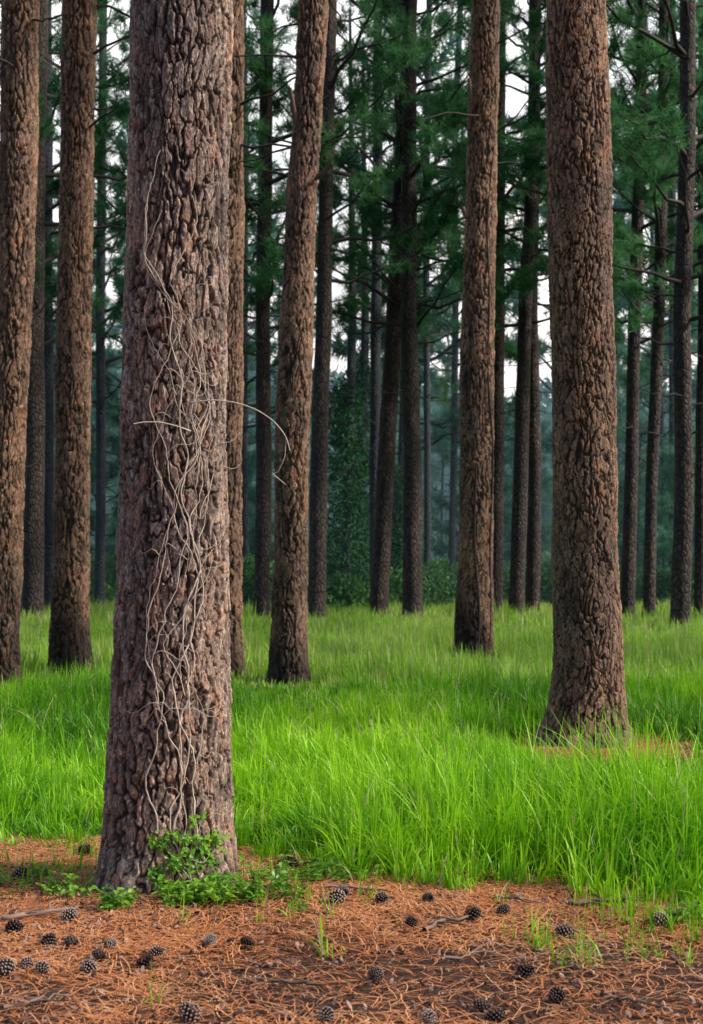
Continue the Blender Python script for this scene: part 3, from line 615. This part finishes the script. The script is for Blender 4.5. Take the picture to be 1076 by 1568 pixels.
# ---------------------------------------------------------------- dead vines on the front trunk
def fr_surf(theta, z, off):
    rr = float(ffr(z))*(1+0.24*math.exp(-max(z, 0)/0.18))+off
    return np.array([float(ffx(z))+rr*math.cos(theta), float(ffy(z))+rr*math.sin(theta), z])
vine = bpy.data.objects.new('dead_vine', None); vine.location = (0, 0, 0); link(vine)
mb = MB()
gz = [0.15, 0.5, 1.1, 1.6, 2.0, 2.4, 2.7, 3.0, 3.4, 3.9]; gb = [0.14, 0.10, 0.05, 0.10, 0.13, 0.12, 0.06, -0.02, 0.02, 0.03]
for k in range(19):
    r = np.random.default_rng(40+k)
    main = k < 5
    z0 = 0.05 if main else r.uniform(0.1, 2.4); z1 = (r.uniform(2.5, 3.6) if main else z0+r.uniform(0.3, 1.0)); z1 = min(z1, 3.5)
    zz = np.arange(z0, z1, 0.03); off = r.normal(0.08, 0.09)*(1 if main else 1.4); w = 0; dw = 0
    pts = []
    for i, z in enumerate(zz):
        dw = dw*0.80+r.normal(0, 0.026); w = w*0.93+dw
        g = np.interp(z, gz, gb)*2.6+off+w+0.36*(float(vnoise(np.array(z*3.1), np.array(k*7.7), 5))-0.5)
        g = float(max(-0.5, min(1.0, g)))
        pts.append(fr_surf(-math.pi/2+g, z, 0.014+0.008*float(vnoise(np.array(z*6.), np.array(k*3.3), 6))))
    rad = (r.uniform(0.0034, 0.0054) if main else r.uniform(0.0014, 0.0028))
    v, f = tube(pts, np.linspace(rad, rad*0.45, len(pts))*(1+0.25*r.normal(size=len(pts)).clip(-1, 1)), 5); mb.add(v, f, 0, np.repeat(np.clip(r.uniform(0.4, 1.1)+r.normal(0, 0.15, len(pts)), 0, 1), 5))
    for j in range(6 if main else 2):
        i = r.integers(3, len(pts)-3); p = pts[i]; sgn = r.choice([-1, 1]); l = r.uniform(0.04, 0.18); s = np.linspace(0, 1, 7)
        q = p+np.outer(sgn*l*s, [1, 0, 0])+np.outer(l*r.uniform(-0.2, 1.0)*s+0.02*np.sin(s*6), [0, 0, 1])+np.outer(0.04*s*s-0.010*np.sin(s*3.1), [0, 1, 0])
        v, f = tube(q, np.linspace(0.0018, 0.0008, 7), 4); mb.add(v, f, 0, np.full(len(v), 0.9))
def free(pts, r0, r1):
    d = 6.62; P = np.array([(sx(b, d+o), d+o, sz(e, d+o)) for b, e, o in pts]); t = np.linspace(0, 1, len(P)); tt = np.linspace(0, 1, 30)
    Q = np.stack([np.interp(tt, t, P[:, i]) for i in range(3)], 1)
    for _ in range(3): Q[1:-1] = (Q[:-2]+Q[1:-1]*2+Q[2:])/4
    v, f = tube(Q, np.linspace(r0, r1, 30), 5); mb.add(v, f, 0, np.full(len(v), 1.0))
free([(292, 660, 0.03), (270, 652, -0.02), (245, 646, -0.05), (220, 646, -0.07), (204, 649, -0.08)], 0.0035, 0.002)
free([(292, 616, 0.0), (330, 612, -0.04), (365, 617, -0.06), (395, 628, -0.08), (420, 645, -0.09), (438, 668, -0.1), (444, 690, -0.1)], 0.0033, 0.0018)
free([(418, 726, -0.08), (430, 736, -0.08), (437, 742, -0.08)], 0.002, 0.0015)
free([(438, 668, -0.1), (436, 700, -0.09), (426, 722, -0.08), (418, 726, -0.08)], 0.0016, 0.0012)
obj('stems', mb.mesh('stems', [M_vine], True), vine)
P = []; E = []
for k in range(34):
    z = rng.uniform(0.0, 0.42)*rng.uniform(0.4, 1); g = rng.uniform(-0.1, 1.1); P.append(fr_surf(-math.pi/2+g, z, 0.0)); E.append((math.cos(-math.pi/2+g), math.sin(-math.pi/2+g), 0.4))
scatter('leaves', P, dir2euler(np.array(E)), rng.uniform(0.4, 0.7, 34), rng.integers(0, 4, 34), C_leaf, vine)
mb = MB(); e4, (ax, ay, ar), b4 = midinfo[1]
for k in range(2):
    zz = np.arange(0.3, [10, 6][k], 0.2); g0 = [0.75, -0.2][k]
    pts = [np.array([float(ax(z))+(float(ar(z))+0.015)*math.cos(-1.57+g0+0.3*math.sin(z*0.7+k)+0.12*math.sin(z*2.3)), 24.0+(float(ar(z))+0.015)*math.sin(-1.57+g0+0.3*math.sin(z*0.7+k)+0.12*math.sin(z*2.3)), z])-b4 for z in zz]
    v, f = tube(pts, np.linspace(0.022, 0.010, len(pts)), 6); mb.add(v, f, 0, np.full(len(v), 0.0))
obj('climbing_vine', mb.mesh('climbing_vine', [M_bark_far], True), e4)
def stub(info, dd, b0, e0, b1, e1, r0, r1):
    e, _, bb = info; A = np.array([sx(b0, dd), dd-0.05, sz(e0, dd)])-bb; B = np.array([sx(b1, dd), dd-0.25, sz(e1, dd)])-bb; mb = MB()
    v, f = tube([A, (A+B)/2+[0, 0, -0.03], B], [r0, (r0+r1)/2, r1], 8); mb.add(v, f, 0, np.full(len(v), 0.4)); obj('broken_limb', mb.mesh('broken_limb', [M_stick], True), e)
stub(midinfo[0], 19.6, 455, 195, 446, 148, 0.05, 0.025); stub(midinfo[0], 19.6, 480, 275, 507, 261, 0.04, 0.03)
stub(midinfo[1], 24.0, 722, 170, 716, 128, 0.06, 0.03); stub(midinfo[1], 24.0, 716, 335, 706, 322, 0.06, 0.03); stub(midinfo[3], 20.5, 100, 110, 58, 82, 0.03, 0.01)
# ---------------------------------------------------------------- light
w = bpy.data.worlds.new('World'); scene.world = w; w.use_nodes = True; nt = w.node_tree; L = nt.links.new
bg = nt.nodes['Background']; sky = nt.nodes.new('ShaderNodeTexSky'); sky.sky_type = 'NISHITA'; sky.sun_disc = False
SE, SA = math.radians(38), math.radians(98)
sky.sun_elevation = SE; sky.sun_rotation = SA; sky.air_density = 1.0; sky.dust_density = 3.0; sky.ozone_density = 1.0
tc = N(nt, 'ShaderNodeTexCoord'); sp = N(nt, 'ShaderNodeSeparateXYZ'); L(tc.outputs['Generated'], sp.inputs[0])
cn = N(nt, 'ShaderNodeTexNoise', inp={'Scale': 3.0, 'Detail': 6.0}); L(tc.outputs['Generated'], cn.inputs['Vector'])
cr = ramp(nt, [(0.30, (0.55, 0.55, 0.55)), (0.55, (1, 1, 1))]); L(cn.outputs['Fac'], cr.inputs[0])
ym = N(nt, 'ShaderNodeMapRange', interpolation_type='SMOOTHSTEP', inp={1: 0.0, 2: 0.85}); L(sp.outputs['Y'], ym.inputs[0])
f1 = N(nt, 'ShaderNodeMath', operation='MULTIPLY'); L(cr.outputs[0], f1.inputs[0]); L(ym.outputs[0], f1.inputs[1])
L(mixc(nt, f1.outputs[0], sky.outputs[0], (11.5, 11.8, 12.0)), bg.inputs[0])
bg.inputs[1].default_value = 0.15
sd_ = bpy.data.lights.new('sun', 'SUN'); sd_.energy = 4.6; sd_.angle = math.radians(5); sd_.color = (1, 0.89, 0.73)
so = bpy.data.objects.new('sun', sd_); link(so)
dvec = Vector((math.sin(SA)*math.cos(SE), math.cos(SA)*math.cos(SE), math.sin(SE)))
so.rotation_euler = dvec.to_track_quat('Z', 'Y').to_euler(); so.location = (20, -10, 30)
cam = bpy.data.cameras.new('camera'); co = bpy.data.objects.new('camera', cam); link(co)
co.location = (0, 0, CAM_H); co.rotation_euler = (math.pi/2, 0, 0)
cam.sensor_fit = 'VERTICAL'; cam.sensor_height = 36; cam.lens = 50; cam.shift_y = 96/1568; cam.clip_end = 1200
cam.dof.use_dof = True; cam.dof.focus_distance = 8.2; cam.dof.aperture_fstop = 4.5
scene.camera = co
scene.view_settings.view_transform = 'Standard'; scene.view_settings.look = 'None'; scene.view_settings.exposure = 0
